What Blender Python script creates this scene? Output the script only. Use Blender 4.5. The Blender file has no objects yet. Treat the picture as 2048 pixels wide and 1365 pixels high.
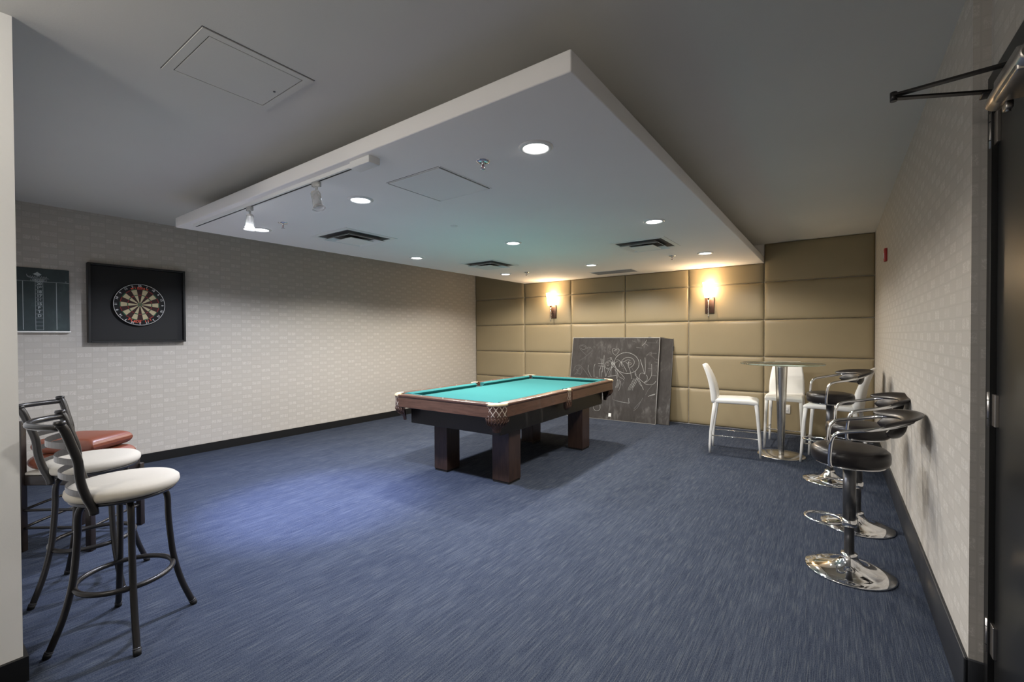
import bpy, bmesh, math, random
from mathutils import Vector, Matrix, noise
random.seed(7)
PI = math.pi
R = math.radians
sc = bpy.context.scene
col = sc.collection

# ------------------------------------------------------------------ camera
H = 1.38
YAW, PIT, ROL = R(35.896), R(-0.683), R(-0.26)
rt = Vector((math.cos(YAW), math.sin(YAW), 0)); fl = Vector((-math.sin(YAW), math.cos(YAW), 0)); zz = Vector((0, 0, 1))
fw = fl * math.cos(PIT) + zz * math.sin(PIT); up = zz * math.cos(PIT) - fl * math.sin(PIT)
Rv = rt * math.cos(ROL) + up * math.sin(ROL); Uv = -rt * math.sin(ROL) + up * math.cos(ROL)
cd = bpy.data.cameras.new('camera'); cam = bpy.data.objects.new('camera', cd); col.objects.link(cam)
cd.sensor_width = 36; cd.lens = 894.22 / 2048 * 36; cd.clip_start = 0.05
m = Matrix((Rv, Uv, -fw)).transposed().to_4x4(); m.translation = (0, 0, H); cam.matrix_world = m
sc.camera = cam

# ------------------------------------------------------------------ world, exposure
w = bpy.data.worlds.new('world'); sc.world = w; w.use_nodes = True
w.node_tree.nodes['Background'].inputs[0].default_value = (0.02, 0.02, 0.022, 1)
w.node_tree.nodes['Background'].inputs[1].default_value = 0.3
sc.view_settings.view_transform = 'Standard'; sc.view_settings.look = 'None'
sc.view_settings.exposure = 0.0; sc.view_settings.gamma = 1.0
sc.view_settings.use_curve_mapping = False

# room dimensions (metres)
D = 7.2025; XL = -6.137; XR = 0.398; ZC = 2.651; ZS = 2.385; ZF = 2.472
SXL, SXR, SY = -4.8935, -0.8171, 1.5204
ROWS = [0, .561, 1.066, 1.587, 2.1155]
LXS = (-4.355, -2.83, -1.30); LYS = (2.02, 3.94, 5.85)

# lamp light (the fittings themselves are built further down)
COOL = (0.84, 0.88, 1.0); BLUE = (0.60, 0.68, 1.0); WHITE = (1.0, 0.96, 0.90)
LAMPS = []
for i, x in enumerate(LXS):
    for j, y in enumerate(LYS):
        c, e = WHITE, 130 if i < 2 else 70
        if j == 0 and i < 2: c, e = COOL, 140
        if j == 2: c, e = (1.0, 0.93, 0.84), 125 if i < 2 else 85
        LAMPS.append((x, y, ZS - .03, c, e))
for n, (x, y, z, c, e) in enumerate(LAMPS):
    ld = bpy.data.lights.new('downlight_beam', 'SPOT'); ld.energy = e; ld.color = c
    ld.spot_size = R(158); ld.spot_blend = 0.30; ld.shadow_soft_size = .06
    lo = bpy.data.objects.new('downlight_beam', ld); col.objects.link(lo); lo.location = (x, y, z)
    ld = bpy.data.lights.new('downlight_core', 'SPOT'); ld.color = BLUE if c == COOL else c      # brighter middle of the same beam
    ld.energy = {0: 330, 1: 200, 2: 70}[n % 3] if n < 6 else {0: 230, 1: 150, 2: 60}[n % 3]
    ld.spot_size = R(96); ld.spot_blend = 1.0; ld.shadow_soft_size = .06
    lo = bpy.data.objects.new('downlight_core', ld); col.objects.link(lo); lo.location = (x, y, z)

# the dome light of the entry, behind the camera
ld = bpy.data.lights.new('dome_glow', 'POINT'); ld.energy = 39; ld.color = (1.0, .95, .89); ld.shadow_soft_size = .16
lo = bpy.data.objects.new('dome_glow', ld); col.objects.link(lo); lo.location = (-2.05, -.75, ZC - .21)

# ------------------------------------------------------------------ node helpers
def mat(name, color=(.5, .5, .5), rough=.5, metal=0., spec=.5, emit=None, es=0., trans=0., ior=1.45, coat=0., sheen=0., alpha=None):
    mt = bpy.data.materials.new(name); mt.use_nodes = True
    b = mt.node_tree.nodes['Principled BSDF']
    b.inputs['Base Color'].default_value = (*color, 1); b.inputs['Roughness'].default_value = rough
    b.inputs['Metallic'].default_value = metal; b.inputs['Specular IOR Level'].default_value = spec
    b.inputs['Transmission Weight'].default_value = trans; b.inputs['IOR'].default_value = ior
    b.inputs['Coat Weight'].default_value = coat; b.inputs['Sheen Weight'].default_value = sheen
    if emit: b.inputs['Emission Color'].default_value = (*emit, 1); b.inputs['Emission Strength'].default_value = es
    return mt
class NT:
    def __init__(s, mt): s.t = mt.node_tree; s.n = s.t.nodes; s.l = s.t.links; s.b = s.n['Principled BSDF']
    def add(s, k, **kw):
        n = s.n.new(k)
        for a, v in kw.items(): setattr(n, a, v)
        return n
    def lk(s, a, b): s.l.new(a, b)
    def math(s, op, a, b=None, c=None):
        n = s.n.new('ShaderNodeMath'); n.operation = op
        for i, v in enumerate((a, b, c)):
            if v is None: continue
            if isinstance(v, (int, float)): n.inputs[i].default_value = v
            else: s.l.new(v, n.inputs[i])
        return n.outputs[0]
    def pos(s):
        g = s.n.new('ShaderNodeNewGeometry'); x = s.n.new('ShaderNodeSeparateXYZ'); s.l.new(g.outputs['Position'], x.inputs[0]); return x.outputs
    def obj(s):
        g = s.n.new('ShaderNodeTexCoord'); x = s.n.new('ShaderNodeSeparateXYZ'); s.l.new(g.outputs['Object'], x.inputs[0]); return x.outputs, g.outputs['Object']
    def comb(s, x, y, z=0.):
        n = s.n.new('ShaderNodeCombineXYZ')
        for i, v in enumerate((x, y, z)):
            if isinstance(v, (int, float)): n.inputs[i].default_value = v
            else: s.l.new(v, n.inputs[i])
        return n.outputs[0]
    def noise(s, vec, scale, detail=2., rough=.5, dist=0.):
        n = s.n.new('ShaderNodeTexNoise'); s.l.new(vec, n.inputs['Vector']); n.inputs['Scale'].default_value = scale
        n.inputs['Detail'].default_value = detail; n.inputs['Roughness'].default_value = rough; n.inputs['Distortion'].default_value = dist
        return n.outputs['Fac']
    def ramp(s, f, *st):
        n = s.n.new('ShaderNodeValToRGB'); e = n.color_ramp.elements
        while len(e) < len(st): e.new(.5)
        for q, (p, c) in zip(e, st): q.position = p; q.color = (*c, 1) if len(c) == 3 else c
        s.l.new(f, n.inputs[0]); return n.outputs[0]
    def mix(s, f, a, b, bt='MIX'):
        n = s.n.new('ShaderNodeMix'); n.data_type = 'RGBA'; n.blend_type = bt
        for k, v in ((0, f), (6, a), (7, b)):
            if isinstance(v, (int, float)): n.inputs[k].default_value = v
            elif isinstance(v, tuple): n.inputs[k].default_value = (*v, 1)
            else: s.l.new(v, n.inputs[k])
        return n.outputs[2]
    def bump(s, h, st, dist=.01):
        n = s.n.new('ShaderNodeBump'); n.inputs['Strength'].default_value = st; n.inputs['Distance'].default_value = dist
        s.l.new(h, n.inputs['Height']); s.l.new(n.outputs[0], s.b.inputs['Normal'])
    def col(s, c): s.l.new(c, s.b.inputs['Base Color'])

# ------------------------------------------------------------------ materials
M = {}
def wallpaper():
    mt = mat('wallpaper', rough=.55, spec=.35); N = NT(mt); p = N.pos()
    u = N.math('ADD', p[0], p[1]); cu = N.math('DIVIDE', u, .118); cv = N.math('DIVIDE', p[2], .0535)
    iu = N.math('FLOOR', cu); iv = N.math('FLOOR', cv); fu = N.math('FRACT', cu); fv = N.math('FRACT', cv)
    chk = N.math('MODULO', N.math('ADD', N.math('ADD', iu, iv), 1000), 2)
    wn = N.add('ShaderNodeTexWhiteNoise'); N.lk(N.comb(iu, iv), wn.inputs['Vector'])
    half = N.math('ABSOLUTE', N.math('SUBTRACT', N.math('FRACT', N.math('MULTIPLY', fu, 2)), .5))
    inx = N.math('LESS_THAN', half, .41); iny = N.math('LESS_THAN', N.math('ABSOLUTE', N.math('SUBTRACT', fv, .5)), .36)
    tile = N.math('MULTIPLY', N.math('MULTIPLY', inx, iny), chk)
    nz = N.noise(N.comb(u, p[2]), 130, 3, .6, 1.2)
    sw = N.math('MULTIPLY', tile, N.math('ADD', .07, N.math('MULTIPLY', N.math('GREATER_THAN', nz, .52), N.math('ADD', .16, N.math('MULTIPLY', wn.outputs[0], .5)))))
    ln = N.math('MAXIMUM', N.math('GREATER_THAN', N.math('ABSOLUTE', N.math('SUBTRACT', fv, .5)), .455), N.math('GREATER_THAN', N.math('ABSOLUTE', N.math('SUBTRACT', fu, .5)), .478))
    fine = N.noise(N.comb(N.math('MULTIPLY', u, 40), N.math('MULTIPLY', p[2], 300)), 1, 2)
    base = N.mix(fine, (.40, .374, .335), (.432, .404, .364))
    c = N.mix(sw, base, (.58, .555, .51)); c = N.mix(N.math('MULTIPLY', ln, .22), c, (.31, .285, .25))
    N.col(c); N.bump(N.math('SUBTRACT', sw, N.math('MULTIPLY', ln, .7)), .25, .002)
    N.lk(N.math('SUBTRACT', .6, N.math('MULTIPLY', sw, .2)), N.b.inputs['Roughness'])
    return mt
M['wallpaper'] = wallpaper()
def carpet():
    mt = mat('blue_carpet', rough=1.0, spec=.03); N = NT(mt); p = N.pos()
    th = N.noise(N.comb(N.math('MULTIPLY', p[0], 230), N.math('MULTIPLY', p[1], 7)), 1, 2, .6)
    th2 = N.noise(N.comb(N.math('MULTIPLY', p[0], 60), N.math('MULTIPLY', p[1], 2.2)), 1, 3, .6)
    br = N.noise(N.comb(N.math('MULTIPLY', p[0], 5), N.math('MULTIPLY', p[1], 1.4)), 1, 3, .6)
    wv = N.noise(N.comb(N.math('MULTIPLY', p[0], 260), N.math('MULTIPLY', p[1], 190)), 1, 1, .5)
    c = N.ramp(th, (.36, (.010, .015, .045)), (.52, (.040, .053, .110)), (.68, (.165, .18, .225)))
    c = N.mix(N.math('MULTIPLY', N.math('GREATER_THAN', th2, .56), .22), c, (.15, .17, .24))
    c = N.mix(.24, c, N.ramp(th2, (.3, (.015, .022, .055)), (.7, (.10, .12, .20))))
    c = N.mix(.30, c, N.ramp(br, (.3, (.025, .032, .07)), (.72, (.09, .105, .17))))
    c = N.mix(.35, c, N.ramp(wv, (.3, (.012, .016, .04)), (.7, (.13, .15, .22))))
    c = N.mix(1.0, c, (.62, .62, .51), 'MULTIPLY')
    N.col(c); N.bump(N.math('ADD', th, N.math('MULTIPLY', wv, .6)), .5, .004)
    return mt
M['carpet'] = carpet()
def plaster(name, c, r=.85):
    mt = mat(name, c, r, spec=.2); N = NT(mt); p = N.pos()
    v = N.comb(p[0], p[1], p[2]); n1 = N.noise(v, 1.1, 3); n2 = N.noise(v, 160, 2)
    N.col(N.mix(n1, tuple(q * .95 for q in c), tuple(min(1, q * 1.04) for q in c))); N.bump(n2, .12, .002)
    return mt
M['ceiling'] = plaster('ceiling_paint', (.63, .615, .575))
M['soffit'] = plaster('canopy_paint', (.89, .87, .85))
M['whitewall'] = plaster('white_wall_paint', (.88, .87, .84))
def vinyl(name, c, r=.42, sc_=260, b=.15):
    mt = mat(name, c, r, spec=.45); N = NT(mt); _, o = N.obj()
    n = N.noise(o, sc_, 2); n1 = N.noise(o, 3, 2)
    N.col(N.mix(n1, tuple(q * .93 for q in c), tuple(q * 1.06 for q in c))); N.bump(n, b, .001)
    return mt
M['panel'] = vinyl('olive_vinyl', (.275, .222, .133), .40)
M['white_leather'] = vinyl('white_leather', (.70, .69, .66), .35, 180)
M['black_leather'] = vinyl('black_leather', (.012, .010, .010), .33, 150, .2)
M['cream'] = vinyl('cream_suede', (.46, .425, .36), .85, 60, .25)
M['brown_leather'] = vinyl('brown_leather', (.17, .052, .028), .38, 90, .5)
M['base_paint'] = mat('baseboard_paint', (.020, .021, .024), .42)
M['opal'] = mat('opal_diffuser', (1, 1, 1), .5, emit=(1, .95, .89), es=5)
M['black_paint'] = mat('black_paint', (.008, .008, .008), .38)
M['door'] = mat('black_door_paint', (.010, .010, .010), .28, spec=.3)
M['chrome'] = mat('chrome', (.80, .80, .80), .06, 1.)
M['steel'] = mat('brushed_steel', (.62, .60, .56), .22, 1.)
M['satin'] = mat('satin_nickel', (.50, .46, .42), .32, 1.)
M['darksteel'] = mat('dark_steel', (.10, .10, .105), .35, .8)
M['gunmetal'] = mat('gunmetal', (.035, .033, .032), .30, .55)
M['silverband'] = mat('grey_metal_band', (.13, .125, .12), .34, .7)
M['white'] = mat('white_enamel', (.80, .80, .79), .35)
M['whiteplastic'] = mat('white_plastic', (.78, .76, .72), .4)
M['dark'] = mat('black_and_hole_shade', (.012, .012, .012), .8)  # small black parts, and painted shade inside holes
M['duct'] = mat('duct_shade', (.09, .09, .09), .8)  # painted shade of the vent openings
M['slot'] = mat('track_slot', (.02, .02, .02), .7)
M['groove'] = mat('dark_gap', (.13, .13, .13), .8)
M['greymetal'] = mat('grey_register', (.30, .31, .33), .5)
M['bronze'] = mat('dark_bronze', (.085, .048, .035), .35, .6)
M['glass'] = mat('table_glass', (.50, .62, .58), .02, 0, trans=1., ior=1.5)
M['clear'] = mat('clear_plastic', (.93, .93, .93), .05, 0, trans=.75, ior=1.4)
M['lens'] = mat('lamp_lens', (1, 1, 1), .5, emit=(1, .98, .95), es=14)
M['lenscool'] = mat('lamp_lens_cool', (1, 1, 1), .5, emit=(.93, .96, 1), es=16)
M['shade'] = mat('lit_glass_shade', (1, .9, .75), .4, emit=(1., .74, .47), es=42)
M['red'] = mat('red_plastic', (.42, .03, .025), .4)
M['redink'] = mat('red_print', (.55, .07, .03), .6)
M['whiteink'] = mat('white_print', (.72, .72, .70), .6)
M['slateink'] = mat('pale_print', (.36, .40, .41), .7)
M['cast'] = mat('gold_casting', (.70, .56, .34), .32, .25)
M['sight'] = mat('pearl_sight', (.75, .72, .65), .3)
M['chalk'] = mat('chalk_line', (.34, .34, .33), .9)
M['chalk_soft'] = mat('faint_chalk_line', (.115, .11, .11), .9)
M['alu'] = mat('aluminium_edge', (.30, .29, .27), .4, .6)
M['rubber'] = mat('black_rubber', (.007, .007, .007), .7)
M['dw'] = mat('dark_stained_wood', (.018, .013, .011), .35)
M['felt'] = mat('green_felt', (.045, .36, .29), 1.0, spec=.03)
def felt():
    mt = M['felt']; N = NT(mt); _, o = N.obj(); n = N.noise(o, 400, 2); n1 = N.noise(o, 2.5, 3)
    c = N.mix(n1, (.026, .125, .125), (.031, .145, .145)); N.col(N.mix(N.math('MULTIPLY', n, .25), c, (.07, .22, .22))); N.bump(n, .1, .001)
felt()
def wood(name, a, b, along=0, r=.32):
    mt = mat(name, a, r, coat=.15); N = NT(mt); o, v = N.obj()
    s = [9., 9., 9.]; s[along] = .9
    q = N.comb(N.math('MULTIPLY', o[0], s[0]), N.math('MULTIPLY', o[1], s[1]), N.math('MULTIPLY', o[2], s[2]))
    n = N.noise(q, 6, 4, .65, .4); N.col(N.ramp(n, (.3, a), (.7, b))); N.bump(n, .06, .001)
    return mt
M['walnut_x'] = wood('walnut_crosswise', (.050, .024, .015), (.105, .052, .034), 0)
M['walnut_y'] = wood('walnut_lengthwise', (.050, .024, .015), (.105, .052, .034), 1)
M['walnut_z_shaded'] = wood('walnut_upright_shaded', (.022, .012, .009), (.048, .027, .019), 2)  # leg walnut, darker copy with the table's shade in its colour
M['cab'] = wood('cabinet_walnut_shaded', (.012, .010, .009), (.022, .017, .014), 1, .45)  # cabinet walnut, shade under the rails put into the colour
def chalkboard():
    mt = mat('chalkboard_slate', (.03, .03, .03), .75, spec=.25); N = NT(mt); o, v = N.obj()
    a = N.noise(v, 2.2, 4, .6, .6); b = N.noise(N.comb(N.math('MULTIPLY', o[0], 3), N.math('MULTIPLY', o[1], 1), o[2]), 3, 3, .7, 1.5)
    k = N.math('MULTIPLY', a, b)
    N.col(N.ramp(k, (.14, (.030, .027, .025)), (.32, (.045, .041, .039)), (.52, (.115, .11, .107)))); return mt
M['slate'] = chalkboard()
def scoreslate():
    mt = mat('scoreboard_slate', (.03, .045, .045), .4); N = NT(mt); o, v = N.obj(); a = N.noise(v, 5, 4, .6, .5)
    N.col(N.ramp(a, (.3, (.022, .034, .036)), (.55, (.030, .046, .048)), (.8, (.055, .085, .08)))); return mt
M['score'] = scoreslate()
def pocketleather():
    mt = mat('pocket_leather', (.05, .03, .02), .45); N = NT(mt); o, v = N.obj()
    ang = N.math('ARCTAN2', o[1], o[0]); s = N.math('MULTIPLY', ang, 2.05); t = N.math('MULTIPLY', o[2], 13.5)
    def tri(x): return N.math('ABSOLUTE', N.math('SUBTRACT', N.math('FRACT', x), .5))
    a = tri(N.math('ADD', s, t)); b = tri(N.math('SUBTRACT', s, t))
    line = N.math('LESS_THAN', N.math('MINIMUM', a, b), .055)
    zone = N.math('GREATER_THAN', o[2], -.095)
    N.col(N.mix(N.math('MULTIPLY', line, zone), N.ramp(N.noise(v, 90, 3), (.35, (.045, .022, .014)), (.7, (.11, .06, .04))), (.55, .47, .38)))
    N.bump(N.noise(v, 90, 3), .4, .003); return mt
M['pocket'] = pocketleather()

# ------------------------------------------------------------------ mesh helpers
class MB:
    def __init__(s): s.bm = bmesh.new(); s.mats = []; s.k = 0
    def m(s, name):
        if name not in s.mats: s.mats.append(name)
        s.k = s.mats.index(name); return s
    def face(s, vs, smooth=False):
        try: f = s.bm.faces.new(vs)
        except ValueError: return None
        f.material_index = s.k; f.smooth = smooth; return f
    def box(s, x0, x1, y0, y1, z0, z1, M4=None):
        v = [Vector((x, y, z)) for x in (x0, x1) for y in (y0, y1) for z in (z0, z1)]
        if M4: v = [M4 @ q for q in v]
        v = [s.bm.verts.new(q) for q in v]
        for f in ((0, 1, 3, 2), (4, 6, 7, 5), (0, 4, 5, 1), (2, 3, 7, 6), (0, 2, 6, 4), (1, 5, 7, 3)): s.face([v[i] for i in f])
        return s
    def rbox(s, x0, x1, y0, y1, z0, z1, r=.005, seg=2, M4=None):
        tb = bmesh.new(); vs = [tb.verts.new((x, y, z)) for x in (x0, x1) for y in (y0, y1) for z in (z0, z1)]
        for f in ((0, 1, 3, 2), (4, 6, 7, 5), (0, 4, 5, 1), (2, 3, 7, 6), (0, 2, 6, 4), (1, 5, 7, 3)): tb.faces.new([vs[i] for i in f])
        bmesh.ops.bevel(tb, geom=list(tb.edges), offset=r, segments=seg, affect='EDGES', profile=.5)
        return s.merge(tb, M4, smooth=seg > 1)
    def merge(s, tb, M4=None, smooth=False):
        mp = {}
        for q in tb.verts: mp[q] = s.bm.verts.new(M4 @ q.co if M4 else q.co)
        for f in tb.faces:
            g = s.face([mp[q] for q in f.verts], smooth)
        tb.free(); return s
    def loft(s, rings, caps=True, closed=True, smooth=True, loop=False):
        vr = [[s.bm.verts.new(p) for p in r] for r in rings]; n = len(vr[0])
        pr = list(zip(vr[:-1], vr[1:])) + ([(vr[-1], vr[0])] if loop else [])
        for a, b in pr:
            for i in range(n if closed else n - 1):
                j = (i + 1) % n; s.face([a[i], a[j], b[j], b[i]], smooth)
        if caps and not loop and closed:
            s.face(vr[0][::-1], False); s.face(vr[-1], False)
        return s
    def lathe(s, prof, c=(0, 0, 0), seg=32, caps=True, smooth=True, M4=None, a0=0, a1=360):
        full = abs(a1 - a0) >= 359.9; rings = []
        cnt = seg if full else seg + 1
        for r, z in prof:
            ring = []
            for i in range(cnt):
                t = R(a0 + (a1 - a0) * i / seg); p = Vector((c[0] + r * math.cos(t), c[1] + r * math.sin(t), c[2] + z))
                ring.append(M4 @ p if M4 else p)
            rings.append(ring)
        return s.loft(rings, caps=caps and full, closed=full, smooth=smooth)
    def tube(s, pts, r, seg=10, smooth=True, loop=False, caps=True):
        pts = [Vector(p) for p in pts]; n = len(pts); rr = r if isinstance(r, (list, tuple)) else [r] * n
        rings = []; prevN = None
        for i, p in enumerate(pts):
            if loop: t = (pts[(i + 1) % n] - pts[i - 1]).normalized()
            else: t = (pts[min(i + 1, n - 1)] - pts[max(i - 1, 0)]).normalized()
            if prevN is None:
                a = Vector((0, 0, 1)) if abs(t.z) < .9 else Vector((1, 0, 0)); nn = (a - t * a.dot(t)).normalized()
            else: nn = (prevN - t * prevN.dot(t)).normalized()
            prevN = nn; b = t.cross(nn)
            rings.append([p + (nn * math.cos(2 * PI * k / seg) + b * math.sin(2 * PI * k / seg)) * rr[i] for k in range(seg)])
        return s.loft(rings, caps=caps, smooth=smooth, loop=loop)
    def cyl(s, a, b, r, seg=20, smooth=True): return s.tube([a, b], r, seg, smooth)
    def ribbon(s, pts, h, t, nrm):
        """flat bar following pts; h across up axis list, t thickness along nrm(i)"""
        rings = []
        for i, p in enumerate(pts):
            p = Vector(p); nn = nrm(i); u = Vector((0, 0, 1))
            rings.append([p + u * h / 2 - nn * t / 2, p + u * h / 2 + nn * t / 2, p - u * h / 2 + nn * t / 2, p - u * h / 2 - nn * t / 2])
        return s.loft(rings, smooth=False)
    def text(s, body, size, M4, depth=.001, align='CENTER', bold=0.):
        cu = bpy.data.curves.new('t', 'FONT'); cu.body = body; cu.size = size; cu.align_x = align; cu.align_y = 'CENTER'; cu.extrude = depth; cu.offset = bold
        ob = bpy.data.objects.new('t', cu); me = bpy.data.meshes.new_from_object(ob)
        tb = bmesh.new(); tb.from_mesh(me); s.merge(tb, M4)
        bpy.data.objects.remove(ob); bpy.data.curves.remove(cu); bpy.data.meshes.remove(me); return s
    def build(s, name, parent=None, loc=None, rot=None):
        bmesh.ops.recalc_face_normals(s.bm, faces=list(s.bm.faces))
        me = bpy.data.meshes.new(name); s.bm.to_mesh(me); s.bm.free()
        for q in s.mats: me.materials.append(M[q])
        o = bpy.data.objects.new(name, me); col.objects.link(o)
        if parent: o.parent = parent
        if loc: o.location = loc
        if rot: o.rotation_euler = rot
        return o
def mb(mn): return MB().m(mn)
def thing(name, label, cat, loc=(0, 0, 0), rz=0, group=None):
    o = bpy.data.objects.new(name, None); col.objects.link(o); o.location = loc; o.rotation_euler = (0, 0, rz); o.empty_display_size = .1
    return tag(o, label, cat, group)
def tag(o, label, cat, group=None):
    o['label'] = label; o['category'] = cat
    if group: o['group'] = group
    elif 'group' in o: del o['group']
    return o
def struct(o): o['kind'] = 'structure'; return o
def copy_tree(o, parent=None):
    c = o.copy(); col.objects.link(c); c.parent = parent
    for ch in [x for x in bpy.data.objects if x.parent == o]: copy_tree(ch, c)
    return c
def rrect(w, h, r, n=4, cx=0, cy=0):
    r = min(r, w / 2 - 1e-4, h / 2 - 1e-4); out = []
    for (sx, sy, a) in ((1, 1, 0), (-1, 1, 90), (-1, -1, 180), (1, -1, 270)):
        for i in range(n + 1):
            t = R(a + 90 * i / n); out.append((cx + sx * (w / 2 - r) + r * math.cos(t), cy + sy * (h / 2 - r) + r * math.sin(t)))
    return out
def bez(pts, n=8):
    """Catmull-Rom through pts"""
    P = [Vector(p) for p in pts]; P = [P[0] * 2 - P[1]] + P + [P[-1] * 2 - P[-2]]; out = []
    for i in range(1, len(P) - 2):
        for k in range(n):
            t = k / n; a, b, c, d = P[i - 1:i + 3]
            out.append(.5 * ((2 * b) + (c - a) * t + (2 * a - 5 * b + 4 * c - d) * t * t + (3 * b - a - 3 * c + d) * t ** 3))
    out.append(P[-2]); return out

# ------------------------------------------------------------------ room shell
struct(mb('carpet').box(XL - .3, 1.0, -2.2, D + .3, -.1, 0).build('floor'))
struct(mb('ceiling').box(XL - .3, 1.0, -2.2, D + .3, ZC, ZC + .1).build('ceiling'))
struct(mb('wallpaper').box(XL - .3, XL, -2.2, D + .3, 0, ZC).build('wall_left'))
struct(mb('wallpaper').box(XR, 1.0, 2.295, D + .3, 0, ZC).build('wall_right'))
struct(mb('whitewall').box(XL, -2.640, -2.2, .288, 0, ZC).build('wall_entry'))
struct(mb('whitewall').box(-2.64, 1.0, -2.2, -2.0, 0, ZC).build('wall_front'))
b = mb('wallpaper').box(.445, 1.0, -2.0, 2.295, 2.29, ZC).box(.445, 1.0, -2.0, 1.245, 0, 2.29)
struct(b.build('wall_door'))
back = struct(mb('soffit').box(XL, XR, D, D + .3, 0, ZC).build('wall_back'))
# upholstered panels on the back wall, each a padded cushion of its own
w4 = (SXR - SXL) / 4
XS = [XL] + [SXL + w4 * i for i in range(5)] + [XR]
def pillow(w, h):
    q = mb('panel'); nu, nv = 20, 14; g = []
    def sp(n):   # denser samples near the edges
        return [math.sin((i / n - .5) * PI) / 2 + .5 for i in range(n + 1)]
    for b_ in sp(nv):
        row = []
        for a_ in sp(nu):
            fx, fz = abs(2 * a_ - 1), abs(2 * b_ - 1)
            t = .010 + .024 * (1 - fx ** 30) ** .5 * (1 - fz ** 18) ** .5 + .004 * math.cos(fx * PI / 2) * math.cos(fz * PI / 2)
            row.append(q.bm.verts.new(((a_ - .5) * w, -t, (b_ - .5) * h)))
        g.append(row)
    for j in range(nv):
        for i in range(nu): q.face([g[j][i], g[j][i + 1], g[j + 1][i + 1], g[j + 1][i]], True)
    return q
for i in range(6):
    for j in range(5):
        top = ROWS[j + 1] if j < 4 else (ZS if 0 < i < 5 else ZC)
        x0, x1, z0, z1 = XS[i] + .002, XS[i + 1] - .002, ROWS[j] + (.012 if j == 0 else .002), top - .002
        p_ = pillow(x1 - x0, z1 - z0); p_.build('wall_panel', back, ((x0 + x1) / 2, D, (z0 + z1) / 2))
# baseboards
struct(mb('black_paint').box(XL, XL + .014, .288, D - .03, 0, .100).build('baseboard_left'))
struct(mb('base_paint').rbox(XR - .012, XR, 2.283, D - .04, 0, .190, .003, 2).rbox(XR - .012, .445, 2.283, 2.295, 0, .190, .003, 2).build('baseboard_right'))
b = mb('black_paint').box(-2.640, -2.624, -2.0, .302, 0, .100).box(XL + .014, -2.640, .288, .302, 0, .100)
struct(b.build('baseboard_entry'))
# dropped ceiling canopy with a set-back core above it
b = mb('soffit').rbox(SXL, SXR, SY, D - .001, ZS, ZF, .006, 2)
can = struct(b.build('ceiling_canopy'))
mb('ceiling').box(SXL + .38, SXR - .38, SY + .42, D, ZF, ZC).build('canopy_core', can)

# door in the right side, leaf shut, black frame
fr = mb('black_paint').box(.437, .50, 2.243, 2.295, 0, 2.285).box(.437, .50, 1.250, 2.243, 2.215, 2.285).box(.437, .50, 1.25, 1.295, 0, 2.215)
dr = struct(fr.build('door_1'))
mb('door').rbox(.452, .497, 1.299, 2.239, .008, 2.211, .003, 1).build('door_leaf', dr)
for z in (.31, 1.113, 2.088):
    h_ = mb('satin').cyl((.441, 2.262, z - .060), (.441, 2.262, z + .060), .0075, 14)
    h_.cyl((.441, 2.262, z - .064), (.441, 2.262, z + .064), .0045, 10).rbox(.4425, .4525, 2.205, 2.255, z - .055, z + .055, .001, 1)
    h_.m('dark').cyl((.441, 2.262, z - .034), (.441, 2.262, z - .031), .0078, 14).cyl((.441, 2.262, z + .031), (.441, 2.262, z + .034), .0078, 14)
    h_.build('hinge', dr)
t = thing('door_closer', 'silver hydraulic closer with folding arms at the top of the black door', 'door closer', (.44, 1.9, 2.10))
b = mb('satin').tube([(-.038, .135, 0), (-.038, .128, 0), (-.038, .06, 0), (-.038, -.20, 0), (-.038, -.205, 0)], [.016, .024, .026, .026, .02], 20)
b.rbox(-.06, .012, -.17, .04, -.032, .034, .006, 2).build('closer_body', t)
mb('satin').rbox(-.03, -.012, .06, .10, -.045, -.020, .004).cyl((-.02, .08, -.05), (-.02, .08, -.03), .006, 10).build('adjusting_screw', t)
b = mb('gunmetal').cyl((-.022, .045, .02), (-.022, .045, .085), .014, 14)
def flatbar(q, a, c, wd, th):
    a, c = Vector(a), Vector(c); d = (c - a).normalized(); s_ = d.cross(Vector((0, 0, 1))).normalized() * wd / 2; u = Vector((0, 0, th / 2))
    return q.loft([[p + s_ + u, p - s_ + u, p - s_ - u, p + s_ - u] for p in (a, c)], smooth=False)
flatbar(b, (-.022, .045, .080), (-.285, .075, .080), .022, .007)
b.build('main_arm', t)
b = mb('gunmetal'); flatbar(b, (-.285, .075, .070), (-.02, .215, .070), .020, .006); b.cyl((-.285, .075, .060), (-.285, .075, .090), .010, 12)
b.rbox(-.055, .006, .185, .235, .058, .066, .003); b.build('forearm', t)

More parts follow.
